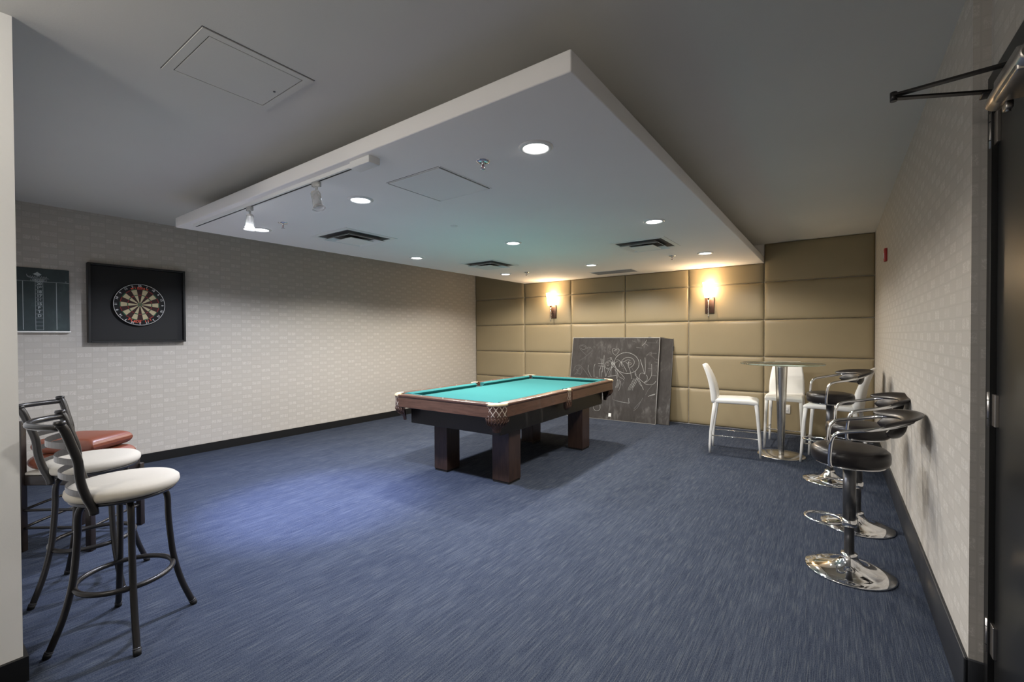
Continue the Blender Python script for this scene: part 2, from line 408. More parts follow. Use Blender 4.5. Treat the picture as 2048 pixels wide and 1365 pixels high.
# ------------------------------------------------------------------ things on the ceiling
def pane(b, w, z0, z1, t):   # square frame ring, half width w, bar width t
    for a in ((-w, w, -w, -w + t), (-w, w, w - t, w), (-w, -w + t, -w + t, w - t), (w - t, w, -w + t, w - t)): b.box(a[0], a[1], a[2], a[3], z0, z1)
    return b
def downlight(x, y, z, lens, label, grp=None):
    t = thing('recessed_downlight', label, 'light', (x, y, z), 0, grp)
    mb('white').lathe([(.066, -.004), (.070, -.010), (.082, -.009), (.092, -.003), (.093, 0), (.066, 0)], seg=40, caps=False).build('trim_ring', t)
    mb(lens).lathe([(.0, -.003), (.066, -.003), (.066, -.001)], seg=40, caps=False).build('lens', t)
NM = {(0, 0): 'cool white round downlight beside the lit track head', (1, 0): 'cool bluish round downlight between the track and the access panel', (2, 0): 'round downlight at the canopy corner, the brightest and largest seen',
      (0, 1): 'small round downlight above the wallpapered wall between two square vents', (1, 1): 'round downlight in the middle of the dropped canopy', (2, 1): 'round downlight just in front of the square vent above the white chair',
      (0, 2): 'round downlight over the far corner, next to the sprinkler by the dark panels', (1, 2): 'round downlight beside the grey slot vent', (2, 2): 'round downlight above the right wall sconce'}
for i, x in enumerate(LXS):
    for j, y in enumerate(LYS):
        downlight(x, y, ZS, 'lenscool' if j == 0 and i < 2 else 'lens', NM[i, j], 'downlights in the dropped canopy')
for x, y, lb in ((-2.05, -.75, 'flush opal dome light on the main ceiling of the entry'),):
    t = thing('dome_light', lb, 'light', (x, y, ZC))
    mb('white').lathe([(0, -.02), (.165, -.02), (.170, 0)], seg=40, caps=False).build('base', t)
    mb('opal').lathe([(.155, -.020), (.150, -.050), (.115, -.078), (.06, -.090), (0, -.093)], seg=40, caps=False).build('diffuser', t)
def sprinkler(x, y, label):
    t = thing('fire_sprinkler', label, 'sprinkler', (x, y, ZS), 0, 'sprinkler heads under the canopy')
    mb('chrome').lathe([(.0, -.006), (.020, -.010), (.036, -.006), (.040, 0)], seg=28, caps=False).build('escutcheon', t)
    b = mb('chrome').cyl((0, 0, -.005), (0, 0, -.022), .009, 12)
    b.tube(bez([(.008, 0, -.020), (.014, 0, -.032), (.004, 0, -.046)], 4), .0025, 6).tube(bez([(-.008, 0, -.020), (-.014, 0, -.032), (-.004, 0, -.046)], 4), .0025, 6)
    b.build('stem', t)
    mb('chrome').lathe([(.0, -.050), (.016, -.049), (.016, -.046), (.0, -.046)], seg=20, caps=False).m('red').cyl((0, 0, -.022), (0, 0, -.045), .0025, 8).build('deflector', t)
sprinkler(-1.648, 2.0, 'chrome fire sprinkler beside the largest downlight')
sprinkler(-3.952, 2.023, 'chrome fire sprinkler behind the lit track head')
sprinkler(-1.685, 5.8, 'small fire sprinkler in front of the right wall sconce')
sprinkler(-3.976, 5.894, 'small fire sprinkler above the left wall sconce')
def vent(x, y, label):
    t = thing('ceiling_vent', label, 'vent', (x, y, ZS), 0, 'square air vents in the canopy')
    mb('duct').box(-.255, .255, -.255, .255, -.0015, 0).build('opening_shade', t)  # thin dark sheet painted as the opening's shade, canopy has no hole
    pane(mb('white'), .300, -.006, 0, .048).build('frame', t)
    def louvre(w0, w1, z0, z1):
        b = mb('white'); th = .002
        P = lambda w_, z_: [b.bm.verts.new((sx * w_, sy * w_, z_)) for sx, sy in ((-1, -1), (1, -1), (1, 1), (-1, 1))]
        a, c, d, e = P(w0, z0), P(w1, z1), P(w1, z1 - th), P(w0, z0 - th)
        for r1, r2 in ((a, c), (c, d), (d, e), (e, a)):
            for k in range(4): b.face([r1[k], r1[(k + 1) % 4], r2[(k + 1) % 4], r2[k]])
        return b
    louvre(.165, .212, -.006, -.034).build('louvre', t)
    mb('white').rbox(-.132, .132, -.132, .132, -.046, -.036, .003, 1).m('dark').box(-.03, .03, -.03, .03, -.036, -.002).build('centre_plate', t)
vent(-3.955, 2.75, 'square white ceiling vent nearest the track lights')
vent(-3.95, 4.915, 'square ceiling vent over the wallpapered wall, near the dark corner')
vent(-1.715, 4.90, 'square ceiling vent on the canopy side above the white chairs')
t = thing('slot_vent', 'grey oblong vent register set in the canopy close to the padded wall', 'vent', (-2.845, 6.69, ZS))
mb('white').rbox(-.35, .35, -.15, .15, -.004, 0, .001, 1).build('frame', t)
b = mb('greymetal')
for k in range(12): b.box(-.33, .33, -.128 + k * .0225, -.112 + k * .0225, -.009, -.003)
b.build('louvre', t)
t = thing('access_panel', 'flush square access panel in the dropped canopy next to a sprinkler', 'hatch', (-2.145, 2.15, ZS), 0, 'ceiling hatches')
mb('groove').box(-.240, .240, -.250, .250, -.001, 0).build('gap', t)
pane(mb('soffit'), .247, -.0035, 0, .006).build('frame', t)
mb('soffit').rbox(-.229, .229, -.236, .236, -.005, -.001, .001, 1).build('hatch_door', t)
t = thing('access_panel', 'square access panel in the main ceiling outside the canopy', 'hatch', (-2.340, .995, ZC), 0, 'ceiling hatches')
mb('groove').box(-.2445, .2445, -.2445, .2445, -.001, 0).build('gap', t)
b = mb('ceiling'); pane(b, .2405, -.005, 0, .036); b.build('frame', t)
mb('ceiling').rbox(-.200, .200, -.2005, .2005, -.005, -.001, .001, 1).build('hatch_door', t)
mb('darksteel').lathe([(0, -.008), (.006, -.008), (.006, -.004)], seg=12, caps=False).build('latch', t, (-.01, .17, 0))
tag(mb('white').lathe([(0, -.006), (.03, -.006), (.034, 0)], seg=28, caps=False).build('blanking_disc', None, (-2.823, 3.006, ZS)), 'small round white blanking disc in the middle of the canopy', 'cover')

# track with two heads
t = thing('track_light_rail', 'long white lighting track along the front edge of the canopy', 'track', (-3.39, 1.585, ZS))
b = mb('white').box(-1.22, 1.17, -.020, -.007, -.024, 0).box(-1.22, 1.17, .007, .020, -.024, 0).m('slot').box(-1.22, 1.17, -.007, .007, -.023, -.001)
b.build('rail', t)
mb('white').rbox(1.12, 1.30, -.038, .038, -.040, 0, .004).build('feed_box', t)
mb('darksteel').cyl((1.24, .038, -.020), (1.24, .046, -.020), .006, 10).build('cable_clamp', t)
def track_head(x, label, tilt, lit, rz):
    t = thing('track_spotlight', label, 'spotlight', (x, 1.585, ZS - .020), rz, 'spotlight heads on the track')
    mb('clear').rbox(-.030, .030, -.012, .012, -.034, 0, .005).m('whiteplastic').rbox(-.022, .022, -.008, .008, -.030, .008, .003).build('adapter', t)
    b = mb('clear').tube(bez([(0, 0, -.030), (.004, 0, -.055), (.022, 0, -.080), (.026, 0, -.120), (.010, 0, -.150)], 5), .008, 10)
    b.tube(bez([(0, 0, -.030), (-.004, 0, -.055), (-.020, 0, -.080), (-.024, 0, -.110)], 5), .006, 8); b.build('yoke', t)
    Mx = Matrix.Translation((0, 0, -.115)) @ Matrix.Rotation(tilt, 4, 'Y')
    mb('clear').lathe([(.018, .055), (.026, .045), (.028, .0), (.034, -.050), (.042, -.062), (.038, -.063), (.030, -.050), (.024, 0), (.020, .040), (.0, .050)], seg=28, caps=False, M4=Mx).build('lamp_housing', t)
    mb('lenscool' if lit else 'whiteplastic').lathe([(.0, -.046), (.030, -.046), (.029, -.040)], seg=24, caps=False, M4=Mx).build('bulb_face', t)
track_head(-2.676, 'unlit clear track spotlight tilted, nearer the feed box', R(-18), False, R(20))
track_head(-3.585, 'lit clear track spotlight pointing straight down', R(4), True, R(10))
ld = bpy.data.lights.new('track_beam', 'SPOT'); ld.energy = 620; ld.color = (.48, .54, 1.0); ld.spot_size = R(52); ld.spot_blend = .8; ld.shadow_soft_size = .03
lo = bpy.data.objects.new('track_beam', ld); col.objects.link(lo); lo.location = (-3.585, 1.585, 2.18)
lo.rotation_euler = (Vector((-3.52, 2.02, 0)) - Vector(lo.location)).to_track_quat('-Z', 'Y').to_euler()

# ------------------------------------------------------------------ wall sconces
YF = D - .040
def sconce(x, label):
    t = thing('wall_sconce', label, 'wall lamp', (x, YF, 1.82), 0, 'sconces on the padded wall')
    mb('bronze').rbox(-.064, .064, -.022, .004, -.120, .120, .003).build('backplate', t)
    b = mb('bronze').cyl((0, -.020, -.015), (0, -.095, -.015), .008, 12).cyl((0, -.022, -.015), (0, -.030, -.015), .018, 16)
    b.build('arm', t)
    mb('steel').tube([(0, -.095, .10), (0, -.095, -.02), (0, -.095, -.16), (0, -.095, -.180)], [.010, .006, .0085, .011], 14).build('stem', t)
    mb('bronze').lathe([(.0, .095), (.030, .098), (.034, .108), (.0, .110)], c=(0, -.095, 0), seg=24, caps=False).build('cup', t)
    mb('shade').lathe([(.048, .112), (.066, .20), (.080, .335), (.077, .335), (.063, .20), (.045, .115)], c=(0, -.095, 0), seg=32, caps=False).build('shade', t)
    mb('shade').lathe([(0, .13), (.018, .15), (.026, .19), (.018, .235), (0, .25)], c=(0, -.095, 0), seg=16, caps=False).build('bulb', t)
sconce(-4.235, 'lit wall sconce with bronze plate, the one left of the chalkboards')
sconce(-1.525, 'lit wall sconce with bronze plate, the one right of the chalkboards')
t = thing('wall_outlet', 'small white power outlet low on the padded wall behind the glass table', 'outlet', (-.535, YF, .357))
mb('whiteplastic').rbox(-.036, .036, -.006, 0, -.060, .060, .003).build('cover_plate', t)
mb('white').rbox(-.017, .017, -.009, -.005, -.034, .034, .002).m('dark').box(-.008, -.005, -.0095, -.008, .010, .020).box(.005, .008, -.0095, -.008, .010, .020).box(-.008, -.005, -.0095, -.008, -.022, -.012).box(.005, .008, -.0095, -.008, -.022, -.012).build('socket', t)
t = thing('fire_alarm', 'small red fire alarm high on the right wallpapered wall', 'alarm', (XR, 5.61, 2.142))
mb('red').rbox(-.022, 0, -.040, .040, -.062, .062, .004).build('housing', t)
mb('white').rbox(-.028, -.020, -.015, .015, -.035, .020, .003).build('strobe', t)

# ------------------------------------------------------------------ dartboard and scoreboard on the left wall
WM = Matrix(((0, 0, 1, 0), (1, 0, 0, 0), (0, 1, 0, 0), (0, 0, 0, 1)))      # local x -> +Y, y -> +Z, z -> +X
t = thing('dartboard_backboard', 'large square black backboard with raised frame around the dartboard', 'backboard', (XL, 1.5575, 1.7325))
W2, H2 = .4145, .4045
mb('rubber').box(0, .030, -W2 + .01, W2 - .01, -H2 + .01, H2 - .01).build('backing', t)
b = mb('black_paint'); fw_ = .022
b.rbox(0, .075, -W2, -W2 + fw_, -H2, H2, .002, 1).rbox(0, .075, W2 - fw_, W2, -H2, H2, .002, 1).rbox(0, .075, -W2 + fw_, W2 - fw_, H2 - fw_, H2, .002, 1).rbox(0, .075, -W2 + fw_, W2 - fw_, -H2, -H2 + fw_, .002, 1)
b.build('frame', t)
M['dart_black'] = mat('sisal_dark', (.035, .016, .014), .9); M['dart_cream'] = mat('sisal_cream', (.42, .36, .22), .9)
M['dart_red'] = mat('sisal_red', (.24, .03, .025), .9); M['dart_green'] = mat('sisal_green', (.03, .12, .06), .9)
t = thing('dartboard', 'round dartboard with cream and dark wedges on the black backboard', 'dartboard', (XL + .030, 1.556, 1.731))
b = mb('rubber').lathe([(.0, 0), (.222, 0), (.224, .006), (.224, .030), (.218, .036), (.0, .036)], seg=64, caps=False, M4=WM)
b.build('board', t)
b = MB(); z_ = .0365
for k in range(20):
    for r0, r1, ma, mb_ in ((.016, .099, 'dart_black', 'dart_cream'), (.099, .107, 'dart_red', 'dart_green'), (.107, .162, 'dart_black', 'dart_cream'), (.162, .170, 'dart_red', 'dart_green')):
        b.m(ma if k % 2 == 0 else mb_); a0 = 90 - 9 - 18 * k; ring = []
        pts = [(r0, a0), (r0, a0 + 9), (r0, a0 + 18)], [(r1, a0), (r1, a0 + 9), (r1, a0 + 18)]
        v = [[b.bm.verts.new(WM @ Vector((r * math.cos(R(a)), r * math.sin(R(a)), z_))) for r, a in q] for q in pts]
        for i in (0, 1): b.face([v[0][i], v[0][i + 1], v[1][i + 1], v[1][i]])
b.m('dart_green').lathe([(.0064, z_), (.016, z_)], seg=20, caps=False, M4=WM).m('dart_red').lathe([(0, z_), (.0064, z_)], seg=12, caps=False, M4=WM)
b.build('scoring_area', t)
b = mb('whiteink').tube([WM @ Vector((.219 * math.cos(2 * PI * k / 72), .219 * math.sin(2 * PI * k / 72), .040)) for k in range(72)], .0020, 6, loop=True)
for k, s_ in enumerate('20 1 18 4 13 6 10 15 2 17 3 19 7 16 8 11 14 9 12 5'.split()):
    a = 90 - 18 * k; b.text(s_, .030, WM @ Matrix.Translation((.199 * math.cos(R(a)), .199 * math.sin(R(a)), .038)) @ Matrix.Rotation(R(a - 90), 4, 'Z'), .0008)
b.build('number_ring', t)
def arctext(b, s_, r, size, mid, step, flip=False):
    for i, ch in enumerate(s_):
        if ch == ' ': continue
        o_ = (i - (len(s_) - 1) / 2) * step
        a = mid - o_ if not flip else mid + o_
        b.text(ch, size, WM @ Matrix.Translation((r * math.cos(R(a)), r * math.sin(R(a)), .0375)) @ Matrix.Rotation(R(a - 90 + (180 if flip else 0)), 4, 'Z'), .0006, bold=.0012)
b = mb('redink'); arctext(b, 'winmau', .183, .036, 90, 8.2); b.build('lettering', t); b = mb('redink'); arctext(b, 'BLADE III', .184, .034, 270, 7.4, True); b.build('lettering', t)
b = mb('gunmetal')
for r in (.016, .099, .107, .162, .170): b.tube([WM @ Vector((r * math.cos(2 * PI * k / 60), r * math.sin(2 * PI * k / 60), .0375)) for k in range(60)], .0007, 4, loop=True)
for k in range(20):
    a = R(9 + 18 * k); b.tube([WM @ Vector((r * math.cos(a), r * math.sin(a), .0375)) for r in (.016, .172)], .0006, 4)
b.build('wires', t)

t = thing('scoreboard', 'dark slate darts scoreboard with a pale numbered column and chalk ledge', 'scoreboard', (XL, .812, 1.742))
mb('score').rbox(0, .014, -.206, .206, -.298, .298, .002, 1).build('slate', t)
def WL(x, y): return WM @ Matrix.Translation((x, y, .0143))
b = mb('slateink')
def bar(x0, x1, y0, y1): b.box(.0140, .0146, x0, x1, y0, y1)
bar(-.206, .206, .1705, .1735); bar(-.108, -.104, -.285, .170); bar(.114, .118, -.285, .170)
bar(-.0265, -.0240, -.288, .170); bar(.0240, .0265, -.288, .170)
for k in range(13): y_ = .168 - k * .0379; bar(-.0265, .0265, y_ - .0012, y_ + .0012)
for k, s_ in enumerate(['20', '19', '18', '17', '16', '15', 'B', 'T', 'D']):
    b.text(s_, .034, WL(0, .168 - (k + .5) * .0379), .0004, bold=.0012)
bar(-.055, .050, .1740, .1755); bar(-.055, .050, .1915, .1930); bar(-.055, -.0535, .1740, .1930); bar(.0485, .050, .1740, .1930)
b.text('CRICKET', .020, WL(-.003, .1835), .0004, bold=.0006)
v = [b.bm.verts.new((.0146, y, z)) for y, z in ((-.010, .262), (.018, .237), (-.006, .222), (-.040, .240))]; b.face(v)
for dx in range(9): b.tube([WM @ Vector(p) for p in bez([(-.078 + dx * .015, .205 + (.012 if dx in (0, 5) else 0), .0148), (-.072 + dx * .015, .222, .0148), (-.066 + dx * .015, .206, .0148)], 4)], .0013, 4)
b.tube([WM @ Vector(p) for p in bez([(-.08, .236, .0148), (-.075, .215, .0148), (-.05, .204, .0148), (0, .200, .0148), (.068, .202, .0148)], 5)], .0016, 4)
b.text('©', .016, WL(.182, .182), .0004)
b.build('printing', t)
mb('whiteplastic').rbox(0, .045, -.210, .210, -.312, -.298, .003).build('chalk_ledge', t)

# ------------------------------------------------------------------ pool table
PA, PB, PZ = .68, 1.29, .80
t = thing('pool_table', 'large dark wooden pool table with turquoise green cloth and leather pockets', 'pool table', (-2.995, 4.245, 0), R(1.3))
mb('felt').box(-PA + .09, PA - .09, -PB + .09, PB - .09, .730, .757).build('playing_cloth', t)
CR = .112
def rail(name_m, x0, y0, x1, y1, nx, ny):
    """wooden rail with its apron from (x0,y0) to (x1,y1); (nx,ny) points outwards"""
    sec = [(-.078, .740), (-.078, .7985), (-.070, .800), (.000, .800), (.006, .797), (.009, .790), (.007, .780), (.001, .774), (.001, .678), (-.002, .675), (-.020, .675), (-.020, .740)]
    q = mb(name_m); q.loft([[Vector((x + nx * o_, y + ny * o_, z)) for o_, z in sec] for x, y in ((x0, y0), (x1, y1))], smooth=False)
    return q
def cushion(x0, y0, x1, y1, nx, ny, m0, m1):
    dx, dy = x1 - x0, y1 - y0; L = math.hypot(dx, dy); dx, dy = dx / L, dy / L
    sec = [(-.078, .7995), (-.088, .801), (-.120, .796), (-.134, .787), (-.130, .779), (-.110, .757), (-.078, .757)]
    q = mb('felt'); r_ = []
    for (x, y, s_, mm) in ((x0, y0, 1, m0), (x1, y1, -1, m1)):
        r_.append([Vector((x + nx * o_ + dx * s_ * mm * (-o_ - .078), y + ny * o_ + dy * s_ * mm * (-o_ - .078), z)) for o_, z in sec])
    q.loft(r_, smooth=False); return q
segs = [('walnut_x', -PA + CR, -PB, PA - CR, -PB, 0, -1, 1, 1), ('walnut_x', -PA + CR, PB, PA - CR, PB, 0, 1, 1, 1)]
for sx in (-1, 1):
    segs += [('walnut_y', sx * PA, -PB + CR, sx * PA, -.058, sx, 0, 1, .25), ('walnut_y', sx * PA, .058, sx * PA, PB - CR, sx, 0, .25, 1)]
for mname, x0, y0, x1, y1, nx, ny, m0, m1 in segs:
    rl = rail(mname, x0, y0, x1, y1, nx, ny).build('rail', t)
    cushion(x0, y0, x1, y1, nx, ny, m0, m1).build('cushion', rl)
    for k in (1, 2, 3):
        f = k / 4; cx, cy = x0 + (x1 - x0) * f - nx * .038, y0 + (y1 - y0) * f - ny * .038
        mb('sight').lathe([(0, .8008), (.006, .8006), (.0062, .800)], c=(cx, cy, 0), seg=10, caps=False).build('sight', rl)
for sx in (-1, 1):
    for sy in (-1, 1):
        cx, cy = sx * (PA - CR), sy * (PB - CR); mid = math.degrees(math.atan2(sy, sx))
        prof = [(.070, .790), (.072, .801), (.082, .805), (.108, .803), (.119, .796), (.121, .785), (.117, .776), (.100, .774), (.074, .776), (.070, .790)]
        cst = mb('cast').lathe(prof, c=(cx, cy, 0), seg=22, a0=mid - 62, a1=mid + 62, caps=False)
        for e_ in (-62, 62):
            a = R(mid + e_); ring = [Vector((cx + r * math.cos(a), cy + r * math.sin(a), z)) for r, z in prof[:-1]]
            cst.face([cst.bm.verts.new(p) for p in ring])
        co = cst.build('corner_casting', t)
        p_ = mb('pocket').lathe([(.117, -.005), (.113, -.012), (.112, -.060), (.114, -.095), (.104, -.110), (.108, -.118), (.096, -.155), (.070, -.188), (.045, -.210), (.040, -.222), (.036, -.245), (.030, -.248), (.0, -.248)], seg=26, a0=mid - 78, a1=mid + 78, caps=False)
        pk = p_.build('pocket', t, (cx, cy, .78))
        fr_ = mb('sight' if False else 'pocket')
        for k in range(9):
            a = R(mid - 62 + 15.5 * k); u_ = Vector((math.cos(a), math.sin(a), 0)); s2 = Vector((-u_.y, u_.x, 0))
            fr_.tube(bez([u_ * .112 + Vector((0, 0, -.108)), u_ * .112 + s2 * .010 + Vector((0, 0, -.132)), u_ * .098 - s2 * .006 + Vector((0, 0, -.158)), u_ * .080 + s2 * .004 + Vector((0, 0, -.182))], 4), .0042, 6)
        fr_.build('fringe', pk)
        mb('dark').lathe([(0, .7585), (.058, .7585)], c=(sx * (PA - .125), sy * (PB - .125), 0), seg=24, caps=False).m('bronze').lathe([(.070, .760), (.070, .798)], c=(cx, cy, 0), seg=18, a0=mid - 75, a1=mid + 75, caps=False).build('pocket_mouth', t)  # dark disc on the cloth paints the shade in the corner hole
    cx = sx * (PA - .052); mid = 0 if sx > 0 else 180
    prof = [(.038, .792), (.040, .801), (.048, .805), (.058, .802), (.062, .794), (.061, .776), (.040, .776), (.038, .792)]
    c_ = mb('cast').lathe(prof, c=(cx, 0, 0), seg=16, a0=mid - 88, a1=mid + 88, caps=False); c_.build('side_casting', t)
    p_ = mb('pocket').lathe([(.060, -.005), (.059, -.060), (.061, -.095), (.055, -.112), (.060, -.135), (.055, -.170), (.040, -.195), (.025, -.205), (0, -.206)], seg=20, a0=mid - 88, a1=mid + 88, caps=False)
    pk = p_.build('pocket', t, (cx, 0, .78)); fr_ = mb('pocket')
    for k in range(6):
        a = R(mid - 60 + 24 * k); u_ = Vector((math.cos(a), math.sin(a), 0)); s2 = Vector((-u_.y, u_.x, 0))
        fr_.tube(bez([u_ * .060 + Vector((0, 0, -.108)), u_ * .064 + s2 * .008 + Vector((0, 0, -.140)), u_ * .054 + Vector((0, 0, -.175))], 4), .004, 6)
    fr_.build('fringe', pk)
    mb('dark').lathe([(0, .7585), (.050, .7585)], c=(sx * (PA - .095), 0, 0), seg=20, caps=False).m('bronze').lathe([(.038, .760), (.038, .795)], c=(cx, 0, 0), seg=12, a0=mid - 88, a1=mid + 88, caps=False).build('pocket_mouth', t)  # side hole's shade is a dark disc too
mb('cab').rbox(-.565, .565, -1.125, 1.125, .490, .735, .004, 1).build('cabinet', t)
ang = R(-1.3)
for wx, wy in ((-2.537, 3.407), (-3.262, 3.350), (-2.545, 4.900), (-3.21, 4.85)):
    dx, dy = wx + 2.995, wy - 4.245; lx, ly = dx * math.cos(ang) - dy * math.sin(ang), dx * math.sin(ang) + dy * math.cos(ang)
    hx = .098 if wx > -3 else .088
    lg = mb('walnut_z_shaded').rbox(lx - hx, lx + hx, ly - .098, ly + .098, .018, .495, .004, 1).build('leg', t)
    mb('rubber').box(lx - hx + .006, lx + hx - .006, ly - .092, ly + .092, 0, .018).build('foot_pad', lg)

